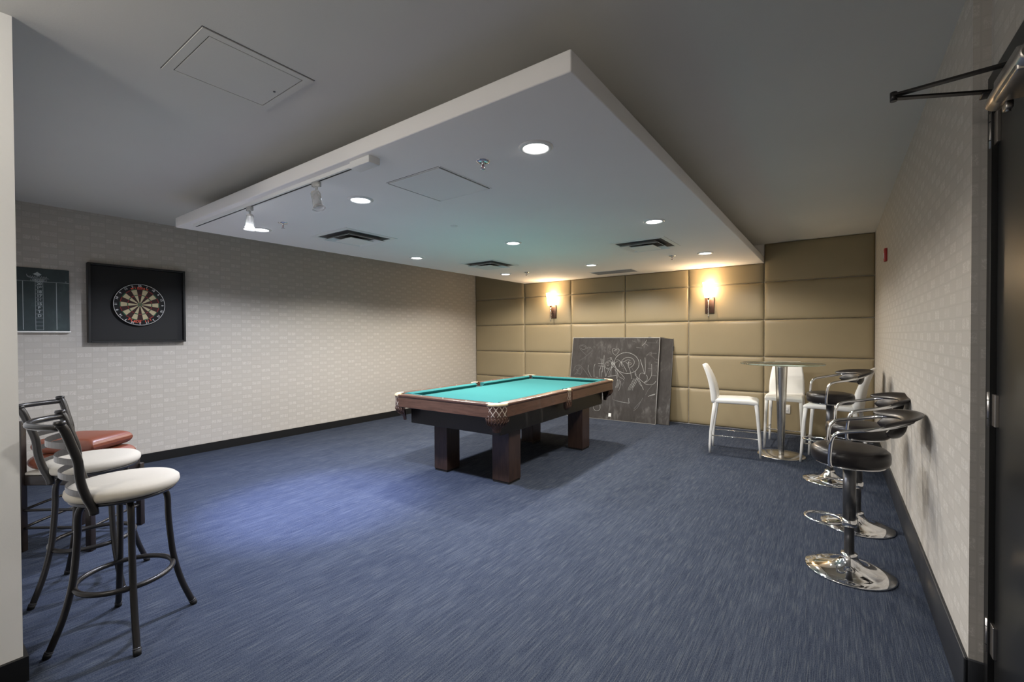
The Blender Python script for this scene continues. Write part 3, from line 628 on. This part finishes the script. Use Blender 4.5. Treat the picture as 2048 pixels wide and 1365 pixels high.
# ------------------------------------------------------------------ chalkboards leaning on the padded wall
STROKES = [[2,[[0.279,1.055],[0.198,1.118],[0.138,1.182],[0.137,1.227],[0.188,1.244],[0.237,1.228],[0.271,1.196],[0.308,1.199],[0.356,1.178],[0.372,1.146],[0.323,1.094],[0.247,1.022],[0.157,0.963]]],[1,[[0.287,1.196],[0.283,1.168],[0.261,1.183],[0.246,1.202]]],[1,[[0.149,1.214],[0.175,1.227],[0.218,1.215],[0.249,1.196],[0.242,1.167],[0.195,1.157],[0.159,1.182]]],[3,[[0.794,1.066],[0.747,1.102],[0.728,1.145],[0.738,1.176],[0.767,1.183],[0.784,1.158],[0.77,1.139],[0.759,1.152]]],[3,[[0.794,1.066],[0.829,1.109],[0.849,1.14],[0.844,1.168],[0.818,1.175],[0.794,1.158]]],[2,[[0.681,1.088],[0.682,1.126],[0.701,1.126],[0.718,1.07]]],[2,[[0.717,1.076],[0.702,1.113]]],[5,[[1.192,0.921],[1.188,0.895],[1.179,0.87],[1.165,0.847],[1.147,0.826],[1.125,0.808],[1.099,0.793],[1.071,0.782],[1.041,0.775],[1.01,0.772],[0.978,0.773],[0.946,0.778],[0.915,0.787],[0.886,0.8],[0.859,0.817],[0.836,0.837],[0.816,0.859],[0.8,0.884],[0.789,0.91],[0.784,0.938],[0.783,0.965],[0.788,0.992],[0.797,1.017],[0.812,1.041],[0.831,1.062],[0.854,1.08],[0.88,1.095],[0.909,1.106],[0.94,1.112],[0.972,1.115],[1.004,1.113],[1.036,1.107],[1.067,1.097],[1.095,1.083],[1.121,1.066],[1.144,1.046],[1.162,1.024],[1.177,0.999],[1.187,0.974],[1.192,0.947],[1.192,0.921]]],[4,[[0.926,0.884],[0.915,0.895],[0.906,0.908],[0.9,0.922],[0.898,0.936],[0.898,0.951],[0.901,0.966],[0.908,0.98],[0.917,0.994],[0.929,1.006],[0.942,1.017],[0.958,1.025],[0.975,1.032],[0.993,1.036],[1.012,1.037],[1.03,1.036],[1.047,1.033],[1.063,1.027],[1.078,1.019],[1.09,1.009],[1.1,0.997],[1.108,0.984],[1.112,0.971],[1.114,0.956],[1.112,0.941],[1.108,0.927],[1.101,0.913],[1.091,0.9],[1.078,0.888],[1.064,0.879],[1.048,0.871]]],[4,[[0.864,0.872],[0.873,0.921],[0.889,0.952],[0.938,0.959],[0.974,0.984]]],[4,[[0.812,0.986],[0.85,0.987],[0.915,0.934],[0.97,0.851],[1.0,0.802]]],[4,[[1.023,0.974],[1.015,0.913],[1.044,0.842],[1.07,0.771],[1.083,0.7],[1.095,0.687]]],[3,[[0.975,0.96],[1.001,0.937],[1.055,0.95],[1.068,0.927],[1.027,0.913],[1.007,0.937],[1.036,0.962]]],[3,[[0.974,0.984],[1.009,0.997],[1.047,0.986]]],[2,[[1.078,0.867],[1.118,0.809],[1.144,0.769]]],[2,[[0.914,0.855],[0.945,0.853]]],[2,[[0.941,0.832],[0.946,0.802]]],[3,[[0.747,0.898],[0.746,0.88],[0.741,0.863],[0.732,0.848],[0.721,0.836],[0.706,0.828],[0.691,0.825],[0.675,0.827],[0.66,0.834],[0.646,0.844],[0.635,0.859],[0.628,0.876],[0.624,0.894],[0.625,0.913],[0.63,0.93],[0.639,0.946],[0.651,0.957],[0.665,0.965],[0.681,0.968],[0.697,0.966],[0.712,0.959],[0.725,0.948],[0.736,0.934],[0.743,0.917],[0.747,0.898]]],[3,[[0.689,0.915],[0.688,0.901],[0.682,0.891],[0.674,0.887],[0.664,0.891],[0.657,0.9],[0.654,0.914],[0.655,0.928],[0.661,0.938],[0.67,0.942],[0.679,0.938],[0.686,0.928],[0.689,0.915]]],[3,[[0.657,0.852],[0.683,0.841],[0.72,0.861]]],[2,[[0.653,1.001],[0.684,1.008],[0.724,0.99]]],[5,[[0.729,0.916],[0.745,0.954],[0.76,0.917],[0.731,0.879],[0.752,0.856],[0.774,0.905],[0.752,0.942],[0.73,0.904]]],[4,[[0.695,1.026],[0.734,1.021],[0.71,1.002],[0.75,0.978],[0.779,0.918],[0.787,0.894]]],[3,[[0.714,0.953],[0.751,0.96],[0.785,0.93],[0.814,0.956],[0.839,0.968]]],[4,[[0.754,0.917],[0.735,0.83],[0.736,0.72]]],[3,[[0.691,0.823],[0.663,0.766],[0.654,0.717]]],[3,[[0.722,0.83],[0.702,0.756],[0.708,0.707]]],[4,[[0.776,0.881],[0.863,0.799],[0.928,0.741],[0.975,0.686]]],[3,[[0.792,0.833],[0.853,0.762],[0.874,0.715],[0.932,0.687],[0.97,0.659]]],[3,[[0.81,0.833],[0.831,0.713],[0.861,0.642]]],[3,[[0.837,0.81],[0.851,0.689]]],[4,[[0.68,0.706],[0.743,0.718],[0.83,0.734]]],[4,[[0.593,1.062],[0.599,0.937],[0.621,0.814],[0.649,0.704]]],[4,[[0.571,0.999],[0.583,0.899],[0.583,0.775]]],[4,[[0.542,1.004],[0.556,0.911],[0.545,0.823]]],[4,[[0.496,0.921],[0.587,0.922]]],[3,[[0.506,0.878],[0.604,0.875]]],[3,[[0.529,0.835],[0.546,0.7]]],[3,[[0.568,0.799],[0.573,0.688]]],[4,[[0.444,0.91],[0.427,0.844],[0.443,0.682]]],[3,[[0.326,0.891],[0.326,0.803],[0.396,0.68]]],[3,[[0.469,0.686],[0.514,0.686]]],[3,[[0.662,0.964],[0.712,0.977]]],[2,[[0.637,0.951],[0.664,0.927]]],[5,[[1.207,1.008],[1.249,0.897],[1.291,0.775]]],[4,[[1.282,1.04],[1.297,0.898],[1.297,0.775]]],[4,[[1.297,0.775],[1.249,0.791],[1.215,0.766],[1.209,0.707],[1.245,0.667],[1.287,0.643],[1.331,0.677],[1.336,0.73],[1.315,0.764]]],[4,[[1.141,0.822],[1.139,0.762],[1.17,0.728],[1.202,0.694]]],[3,[[1.155,0.787],[1.144,0.774],[1.163,0.752]]],[4,[[1.392,0.937],[1.402,0.785],[1.376,0.703],[1.321,0.648],[1.287,0.64],[1.329,0.613],[1.398,0.611],[1.448,0.632],[1.474,0.673]]],[2,[[1.478,0.823],[1.498,0.766],[1.491,0.685]]],[3,[[1.125,0.697],[1.088,0.618],[1.045,0.533],[1.044,0.499]]],[3,[[1.146,0.698],[1.109,0.619],[1.067,0.534],[1.065,0.501]]],[3,[[1.167,0.699],[1.131,0.62],[1.088,0.535],[1.087,0.502]]],[3,[[1.196,0.7],[1.159,0.622],[1.117,0.537],[1.115,0.504]]],[3,[[1.172,0.705],[1.13,0.608],[1.104,0.542]]],[4,[[1.196,0.7],[1.235,0.626],[1.288,0.522]]],[3,[[1.165,0.716],[1.237,0.591],[1.261,0.592]]],[3,[[0.847,0.665],[0.846,0.593],[0.827,0.532]]],[3,[[0.864,0.666],[0.863,0.594],[0.845,0.533]]],[3,[[0.884,0.667],[0.883,0.595],[0.865,0.534]]],[3,[[0.91,0.644],[0.904,0.548],[0.884,0.487]]],[2,[[0.96,0.635],[0.94,0.562]]],[2,[[0.937,0.61],[0.915,0.573]]],[4,[[1.295,1.327],[1.268,1.278],[1.224,1.232]]],[3,[[1.275,1.266],[1.317,1.237]]],[1,[[1.292,1.279],[1.488,1.277]]],[1,[[1.44,1.327],[1.454,1.279],[1.463,1.327]]],[1,[[1.056,1.314],[1.125,1.29]]],[1,[[1.13,1.205],[1.226,1.194]]],[1,[[1.303,1.076],[1.37,1.125],[1.384,1.078]]],[2,[[1.375,1.137],[1.373,1.077],[1.421,1.043],[1.434,1.014]]],[2,[[1.304,1.064],[1.326,1.088],[1.367,1.083]]],[2,[[1.45,1.02],[1.491,1.007]]],[2,[[1.436,0.973],[1.482,0.963]]],[2,[[1.462,0.916],[1.502,0.905]]],[1,[[1.382,1.113],[1.463,1.112]]],[1,[[1.338,0.865],[1.395,0.869]]],[1,[[1.407,0.757],[1.481,0.756]]],[2,[[0.062,0.78],[0.07,0.844],[0.156,0.886],[0.252,0.8],[0.357,0.678]]],[2,[[0.094,0.73],[0.155,0.822],[0.195,0.836],[0.214,0.773],[0.179,0.708]]],[2,[[0.067,0.716],[0.135,0.732],[0.191,0.728]]],[1,[[0.101,0.807],[0.145,0.783],[0.12,0.744]]],[4,[[1.061,0.375],[1.061,0.345],[1.072,0.296]]],[4,[[1.072,0.296],[0.969,0.303],[0.864,0.319]]],[3,[[0.612,0.427],[0.618,0.313]]],[4,[[0.468,0.198],[0.47,0.167],[0.505,0.134],[0.551,0.132],[0.587,0.165],[0.582,0.231]]],[2,[[0.479,0.138],[0.467,0.131]]],[2,[[1.416,0.601],[1.357,0.517],[1.327,0.446]]],[4,[[1.368,0.423],[1.418,0.452],[1.474,0.469],[1.441,0.448],[1.385,0.432]]],[2,[[0.791,0.397],[0.795,0.338],[0.864,0.319]]],[1,[[1.145,0.178],[1.211,0.241],[1.284,0.396]]],[1,[[1.154,0.213],[1.252,0.336]]]]
BW, BH = 1.502, 1.367
rz_, tl_ = R(3.053), R(11.392)
t = thing('chalkboard', 'dark chalkboard covered in white scribbles and hearts, the front of two', 'chalkboard', (-3.74, 6.77, 0)); t.rotation_euler = (-tl_, 0, rz_)
mb('slate').box(.004, BW - .004, -.001, .016, .004, BH - .004).build('writing_surface', t)
b = mb('alu').box(BW - .005, BW, -.003, .018, 0, BH).box(0, .005, -.003, .018, 0, BH).box(.005, BW - .005, -.003, .018, BH - .006, BH).box(.005, BW - .005, -.003, .018, 0, .006)
b.build('edge_trim', t)
b = mb('chalk')
for wd, pts in STROKES:
    b.m('chalk' if wd >= 3 else 'chalk_soft'); hw = {1: .0026, 2: .0020, 3: .0015, 4: .0020, 5: .0025}[wd]
    P = [Vector((x, -.0016, z)) for x, z in pts]
    if len(P) > 2: P = bez(P, 3)
    vs = []
    for i, p in enumerate(P):
        d = (P[min(i + 1, len(P) - 1)] - P[max(i - 1, 0)]); d = d.normalized() if d.length > 0 else Vector((1, 0, 0)); n_ = Vector((-d.z, 0, d.x)) * hw * random.uniform(.75, 1.15)
        vs.append((b.bm.verts.new(p + n_), b.bm.verts.new(p - n_)))
    for (a, c), (e, f) in zip(vs[:-1], vs[1:]): b.face([a, e, f, c])
b.build('chalk_drawing', t)
mb('white').box(.740, .785, -.004, -.0015, .052, .108).build('paper_tag', t)
t = thing('chalkboard', 'plain dark chalkboard mostly hidden behind the scribbled one', 'chalkboard', (-3.585, 6.862, 0)); t.rotation_euler = (-tl_, 0, R(1.6))
mb('slate').box(.004, 1.531, -.004, .016, .004, BH - .002).build('writing_surface', t)
b = mb('gunmetal').box(1.531, 1.536, -.006, .020, 0, BH + .002).box(0, .005, -.006, .020, 0, BH + .002).box(.005, 1.531, -.006, .020, BH - .003, BH + .002).box(.005, 1.531, -.006, .020, 0, .005)
b.build('edge_trim', t)
mb('dark').rbox(1.135, 1.185, -.002, .014, BH, BH + .014, .003).rbox(1.536, 1.545, -.003, .010, BH - .22, BH - .14, .002, 1).build('mounting_clip', t)

# ------------------------------------------------------------------ glass bar table
t = thing('bar_table', 'tall round glass topped bar table with a tapering steel column', 'table', (-.500, 5.925, 0))
mb('glass').lathe([(0, 1.040), (.414, 1.040), (.418, 1.043), (.418, 1.049), (.414, 1.052), (0, 1.052)], seg=64, caps=False).build('glass_top', t)
mb('steel').lathe([(0, 1.040), (.060, 1.039), (.064, 1.030), (.062, 1.0), (.030, .03), (.030, .018), (0, .018)], seg=36, caps=False).build('column', t)
mb('steel').lathe([(0, .020), (.10, .018), (.232, .012), (.240, .006), (.240, 0), (0, 0)], seg=64, caps=False).build('base', t)

# ------------------------------------------------------------------ white leather counter chairs
def white_chair():
    t = thing('counter_chair', '', 'chair', (0, 0, 0), 0, 'white chairs around the glass table')
    rings = []
    for x, w_, z, h_ in ((-.215, .385, .610, .046), (-.205, .390, .610, .052), (-.05, .400, .612, .056), (.12, .405, .612, .056), (.200, .400, .606, .052), (.226, .392, .598, .040), (.232, .385, .594, .028)):
        rings.append([Vector((x, a, z + b_)) for a, b_ in rrect(w_, h_, h_ * .42, 4)])
    mb('white_leather').loft(rings).build('seat', t)
    rings = []
    for z, x, w_, d_ in ((.585, -.222, .385, .056), (.62, -.226, .392, .066), (.70, -.232, .392, .068), (.78, -.246, .384, .064), (.86, -.268, .366, .056), (.94, -.298, .340, .046), (1.00, -.326, .316, .038), (1.022, -.338, .300, .030), (1.030, -.343, .280, .018)):
        rings.append([Vector((x + b_, a, z)) for a, b_ in rrect(w_, d_, d_ * .42, 4)])
    mb('white_leather').loft(rings).build('backrest', t)
    def leg(pts):
        q = mb('white_leather'); rings = []
        for x, y, z, s_ in pts: rings.append([Vector((x + a, y + b_, z)) for a, b_ in rrect(s_, s_, s_ * .32, 3)])
        return q.loft(rings)
    for s_ in (-1, 1):
        leg([(.252, s_ * .195, .0, .022), (.240, s_ * .190, .20, .028), (.222, s_ * .182, .45, .034), (.208, s_ * .176, .595, .040)]).build('leg', t)
        leg([(-.268, s_ * .195, .0, .022), (-.268, s_ * .192, .10, .025), (-.258, s_ * .188, .25, .031), (-.236, s_ * .180, .42, .038), (-.214, s_ * .172, .595, .042)]).build('leg', t)
        mb('chrome').cyl((-.262, s_ * .190, .205), (.240, s_ * .190, .205), .006, 10).build('side_bar', t)
    mb('chrome').cyl((.241, -.190, .235), (.241, .190, .235), .006, 10).build('footrest', t)
    return t
wc = white_chair(); wc.location = (-.945, 5.805, 0); wc.rotation_euler.z = R(6.6); wc['label'] = 'white leather counter chair seen side on, left of the glass table'
c2 = copy_tree(wc); c2.location = (-.505, 6.465, 0); c2.rotation_euler.z = R(-90); c2['label'] = 'white leather counter chair behind the glass table, facing the room'
c3 = copy_tree(wc); c3.location = (-.025, 5.90, 0); c3.rotation_euler.z = R(171); c3['label'] = 'white leather counter chair half hidden behind the black bar stools'

# ------------------------------------------------------------------ chrome and black bar stools (facing local -x, back at +x)
def bar_stool():
    t = thing('bar_stool', '', 'stool', (0, 0, 0), 0, 'black bar stools along the right wall')
    mb('chrome').lathe([(0, .0), (.214, .0), (.218, .004), (.214, .010), (.160, .018), (.105, .030), (.070, .048), (.048, .072), (.040, .092), (.040, .104), (.0, .104)], seg=72, caps=False).build('base', t)
    mb('darksteel').cyl((0, 0, .100), (0, 0, .45), .0245, 28).build('gas_lift', t)
    mb('darksteel').cyl((0, 0, .30), (0, 0, .625), .0315, 28).build('column_sleeve', t)
    q = mb('chrome').lathe([(.0315, .262), (.037, .264), (.037, .302), (.0315, .304)], seg=28, caps=False)
    pts = [(-.125 + .092 * math.cos(a), .092 * math.sin(a), .283) for a in [R(x) for x in range(0, 360, 12)]]
    q.tube(pts, .0085, 10, loop=True); q.build('footrest', t)
    mb('chrome').lathe([(0, .618), (.07, .618), (.165, .628), (.170, .636), (0, .636)], seg=40, caps=False).build('seat_plate', t)
    mb('black_leather').lathe([(0, .636), (.165, .636), (.180, .642), (.187, .660), (.188, .690), (.184, .712), (.170, .724), (.140, .729), (.06, .731), (0, .731)], seg=56, caps=False).build('seat', t)
    arm = []
    for s_ in (1,):
        P = [(-.090, -.170, .640), (-.098, -.190, .655), (-.098, -.198, .72), (-.088, -.204, .80), (-.060, -.208, .835), (-.01, -.212, .850), (.07, -.214, .866), (.165, -.190, .888), (.238, -.120, .904), (.272, -.04, .910)]
        full = P + [(x, -y, z) for x, y, z in P[::-1]]
    mb('chrome').tube(bez(full, 5), .0105, 12).build('arm_rail', t)
    for half, rc0, zc0, L0, T0, tilt in ((60, .283, .926, .105, .026, 66), (50, .243, .868, .095, .036, 14)):
        q = mb('black_leather'); rings = []; n = 24
        for k in range(n + 1):
            f = -math.cos(PI * k / n); a = R(half * f); e_ = max(.03, (1 - abs(f) ** 3.5)) ** .5
            L, T, th = L0 * e_ / 2, T0 * (.4 + .6 * e_) / 2, R(tilt); zc = zc0 - .048 * (1 - math.cos(a))
            rg = []
            for j in range(14):
                b_ = 2 * PI * j / 14; lx, tx = L * math.cos(b_), T * math.sin(b_)
                r_ = rc0 + lx * math.sin(th) - tx * math.cos(th); z = zc + lx * math.cos(th) + tx * math.sin(th)
                rg.append(Vector((-.01 + r_ * math.cos(a), r_ * math.sin(a), z)))
            rings.append(rg)
        q.loft(rings).build('back_pad', t)
    return t
s1 = bar_stool(); s1.location = (.068, 3.250, 0); s1.rotation_euler.z = R(2); s1['label'] = 'black round seated chrome bar stool, front one of the three by the wall'
s2 = copy_tree(s1); s2.location = (.128, 4.045, 0); s2.rotation_euler.z = R(10); s2['label'] = 'black and chrome bar stool in the middle of the three by the wall'
s3 = copy_tree(s1); s3.location = (-.040, 5.140, 0); s3.rotation_euler.z = R(20); s3['label'] = 'black and chrome bar stool standing closest to the white chairs'
for st, dz in ((s2, .015), (s3, .105)):           # gas lifts set to different heights
    for ch in [x for x in bpy.data.objects if x.parent == st and x.name.split('.')[0] not in ('base', 'gas_lift')]: ch.location.z += dz

# ------------------------------------------------------------------ black metal counter stools with cream seats
def cream_stool(loc, rz, swivel, label):
    t = thing('counter_stool', label, 'stool', loc, rz, 'metal stools by the white wall')
    for k in range(4):
        a = R(90 * k); c_, s_ = math.cos(a), math.sin(a)
        P = [(.035, .642), (.10, .640), (.143, .626), (.160, .588), (.163, .50), (.170, .40), (.183, .28), (.212, .15), (.248, .045), (.262, .012)]
        q = mb('gunmetal').tube(bez([(r * c_, r * s_, z) for r, z in P], 4), .0135, 12)
        lg = q.build('leg', t)
        mb('rubber').tube([(.258 * c_, .258 * s_, .022), (.266 * c_, .266 * s_, 0)], [.0155, .0145], 12).m('darksteel').tube([(.2555 * c_, .2555 * s_, .027), (.2575 * c_, .2575 * s_, .022)], .0152, 12).build('glide', lg)
    mb('gunmetal').tube([(.176 * math.cos(2 * PI * k / 48), .176 * math.sin(2 * PI * k / 48), .262) for k in range(48)], .0115, 10, loop=True).build('foot_ring', t)
    mb('gunmetal').lathe([(0, .636), (.10, .636), (.12, .648), (0, .648)], seg=24, caps=False).m('darksteel').lathe([(.0, .648), (.188, .648), (.194, .653), (.194, .664), (0, .664)], seg=48, caps=False).build('swivel_plate', t)
    mb('cream').lathe([(0, .664), (.192, .664), (.204, .669), (.209, .682), (.207, .698), (.194, .710), (.160, .718), (.08, .722), (0, .723)], seg=56, caps=False).build('seat', t)
    d = Vector((math.cos(swivel), math.sin(swivel), 0)); n = Vector((-d.y, d.x, 0))
    ky = [(.622, 0, 1), (.65, .004, 1), (.71, .026, 1.03), (.78, .042, 1.06), (.86, .048, 1.10), (.93, .066, 1.14), (1.00, .086, 1.19), (1.028, .100, 1.21)]
    def post(s_, z):
        for (z0, k0, w0), (z1, k1, w1) in zip(ky[:-1], ky[1:]):
            if z <= z1: break
        f = max(0, min(1, (z - z0) / (z1 - z0))); k_ = k0 + (k1 - k0) * f; w_ = w0 + (w1 - w0) * f
        return d * (.112 + k_) + n * s_ * .165 * w_ + Vector((0, 0, z))
    for s_ in (-1, 1):
        q = mb('gunmetal').tube(bez([post(s_, z) for z, _, _ in ky], 3), .0165, 12)
        q.lathe([(0, -.006), (.018, -.004), (.0205, .004), (.018, .012), (0, .014)], c=tuple(post(s_, 1.028)), seg=14, caps=False)
        q.build('back_post', t)
    def arc(z, bulge, k=16, dz=0):
        a, b_ = post(-1, z), post(1, z)
        return [a.lerp(b_, i / k) + d * bulge * (4 * (i / k) * (1 - i / k)) + Vector((0, 0, dz * 4 * (i / k) * (1 - i / k))) for i in range(k + 1)]
    mb('gunmetal').tube(arc(1.012, .105), .013, 12).build('top_rail', t)
    for z, bl in ((.930, .080), (.858, .072), (.786, .066), (.714, .060)):
        P = arc(z, bl)
        def nr(i, P=P):
            v_ = P[min(i + 1, len(P) - 1)] - P[max(i - 1, 0)]; v_.z = 0; v_.normalize(); return Vector((v_.y, -v_.x, 0))
        mb('silverband').ribbon(P, .026, .003, nr).build('back_band', t)
    return t
cream_stool((-2.715, .630, 0), R(-6), R(261 + 6), 'black metal stool with round cream seat, in front beside the white wall')
cream_stool((-3.375, .645, 0), R(15), R(240 - 15), 'black metal stool with round cream seat, behind the front one')

# dark wooden chair mostly hidden by the white wall, with two leather cushions on it
CA, CB, CC, CD_ = Vector((-4.25, .470, 0)), Vector((-4.50, .790, 0)), Vector((-3.90, .730, 0)), Vector((-4.15, 1.050, 0))
t = thing('wooden_chair', 'dark wooden chair with a tall square post, half hidden behind the white wall', 'chair', (-4.25, .470, 0))
def rel(v, z=0): return v - CA + Vector((0, 0, z))
az = math.atan2((CC - CA).y, (CC - CA).x)
for v, top in ((CA, .842), (CB, .455), (CC, .455), (CD_, .455)):
    Mx = Matrix.Translation(rel(v)) @ Matrix.Rotation(az, 4, 'Z')
    mb('dw').rbox(-.018, .018, -.018, .018, 0, top, .003, 2, Mx).build('leg', t)
def stick(a, c, z, r): return mb('gunmetal').tube(bez([rel(a, z), rel((a + c) / 2, z + .004), rel(c, z)], 5), r, 8)
for a, c in ((CA, CB), (CA, CC), (CB, CD_), (CC, CD_)):
    for z in (.265, .150): stick(a, c, z, .009).build('stretcher', t)
cen = (CA + CD_) / 2; Mx = Matrix.Translation(rel(cen)) @ Matrix.Rotation(az, 4, 'Z'); sw, sl = (CC - CA).length / 2, (CB - CA).length / 2
mb('dw').rbox(-sw, sw, -sl, sl, .425, .490, .006, 2, Mx).build('seat_frame', t)
mb('cream').rbox(-sw + .004, sw - .004, -sl + .004, sl - .004, .490, .508, .007, 2, Mx).build('seat', t)
def cushion_thing(z0, z1, w_, l_, off, label):
    q = mb('brown_leather'); rings = []; n = 24
    for k in range(n + 1):
        f = .5 - .5 * math.cos(PI * k / n); x = (f - .5) * w_; e_ = max(.03, 1 - abs(2 * f - 1) ** 8) ** .5
        rings.append([Vector((x, a, b_ + (z1 - z0) / 2)) for a, b_ in rrect(l_ * (.9 + .1 * e_), (z1 - z0) * e_, (z1 - z0) * .48 * e_, 5)])
    o = q.loft(rings).build('leather_cushion', None, (cen.x + off[0], cen.y + off[1], z0), (0, 0, az))
    tag(o, label, 'cushion', 'leather cushions on the wooden chair')
cushion_thing(.508, .615, .44, .36, (0, 0), 'thick reddish brown leather cushion lying on the half hidden chair seat')
cushion_thing(.616, .712, .41, .34, (.0, .0), 'rounded reddish brown leather cushion on top of the thicker one')
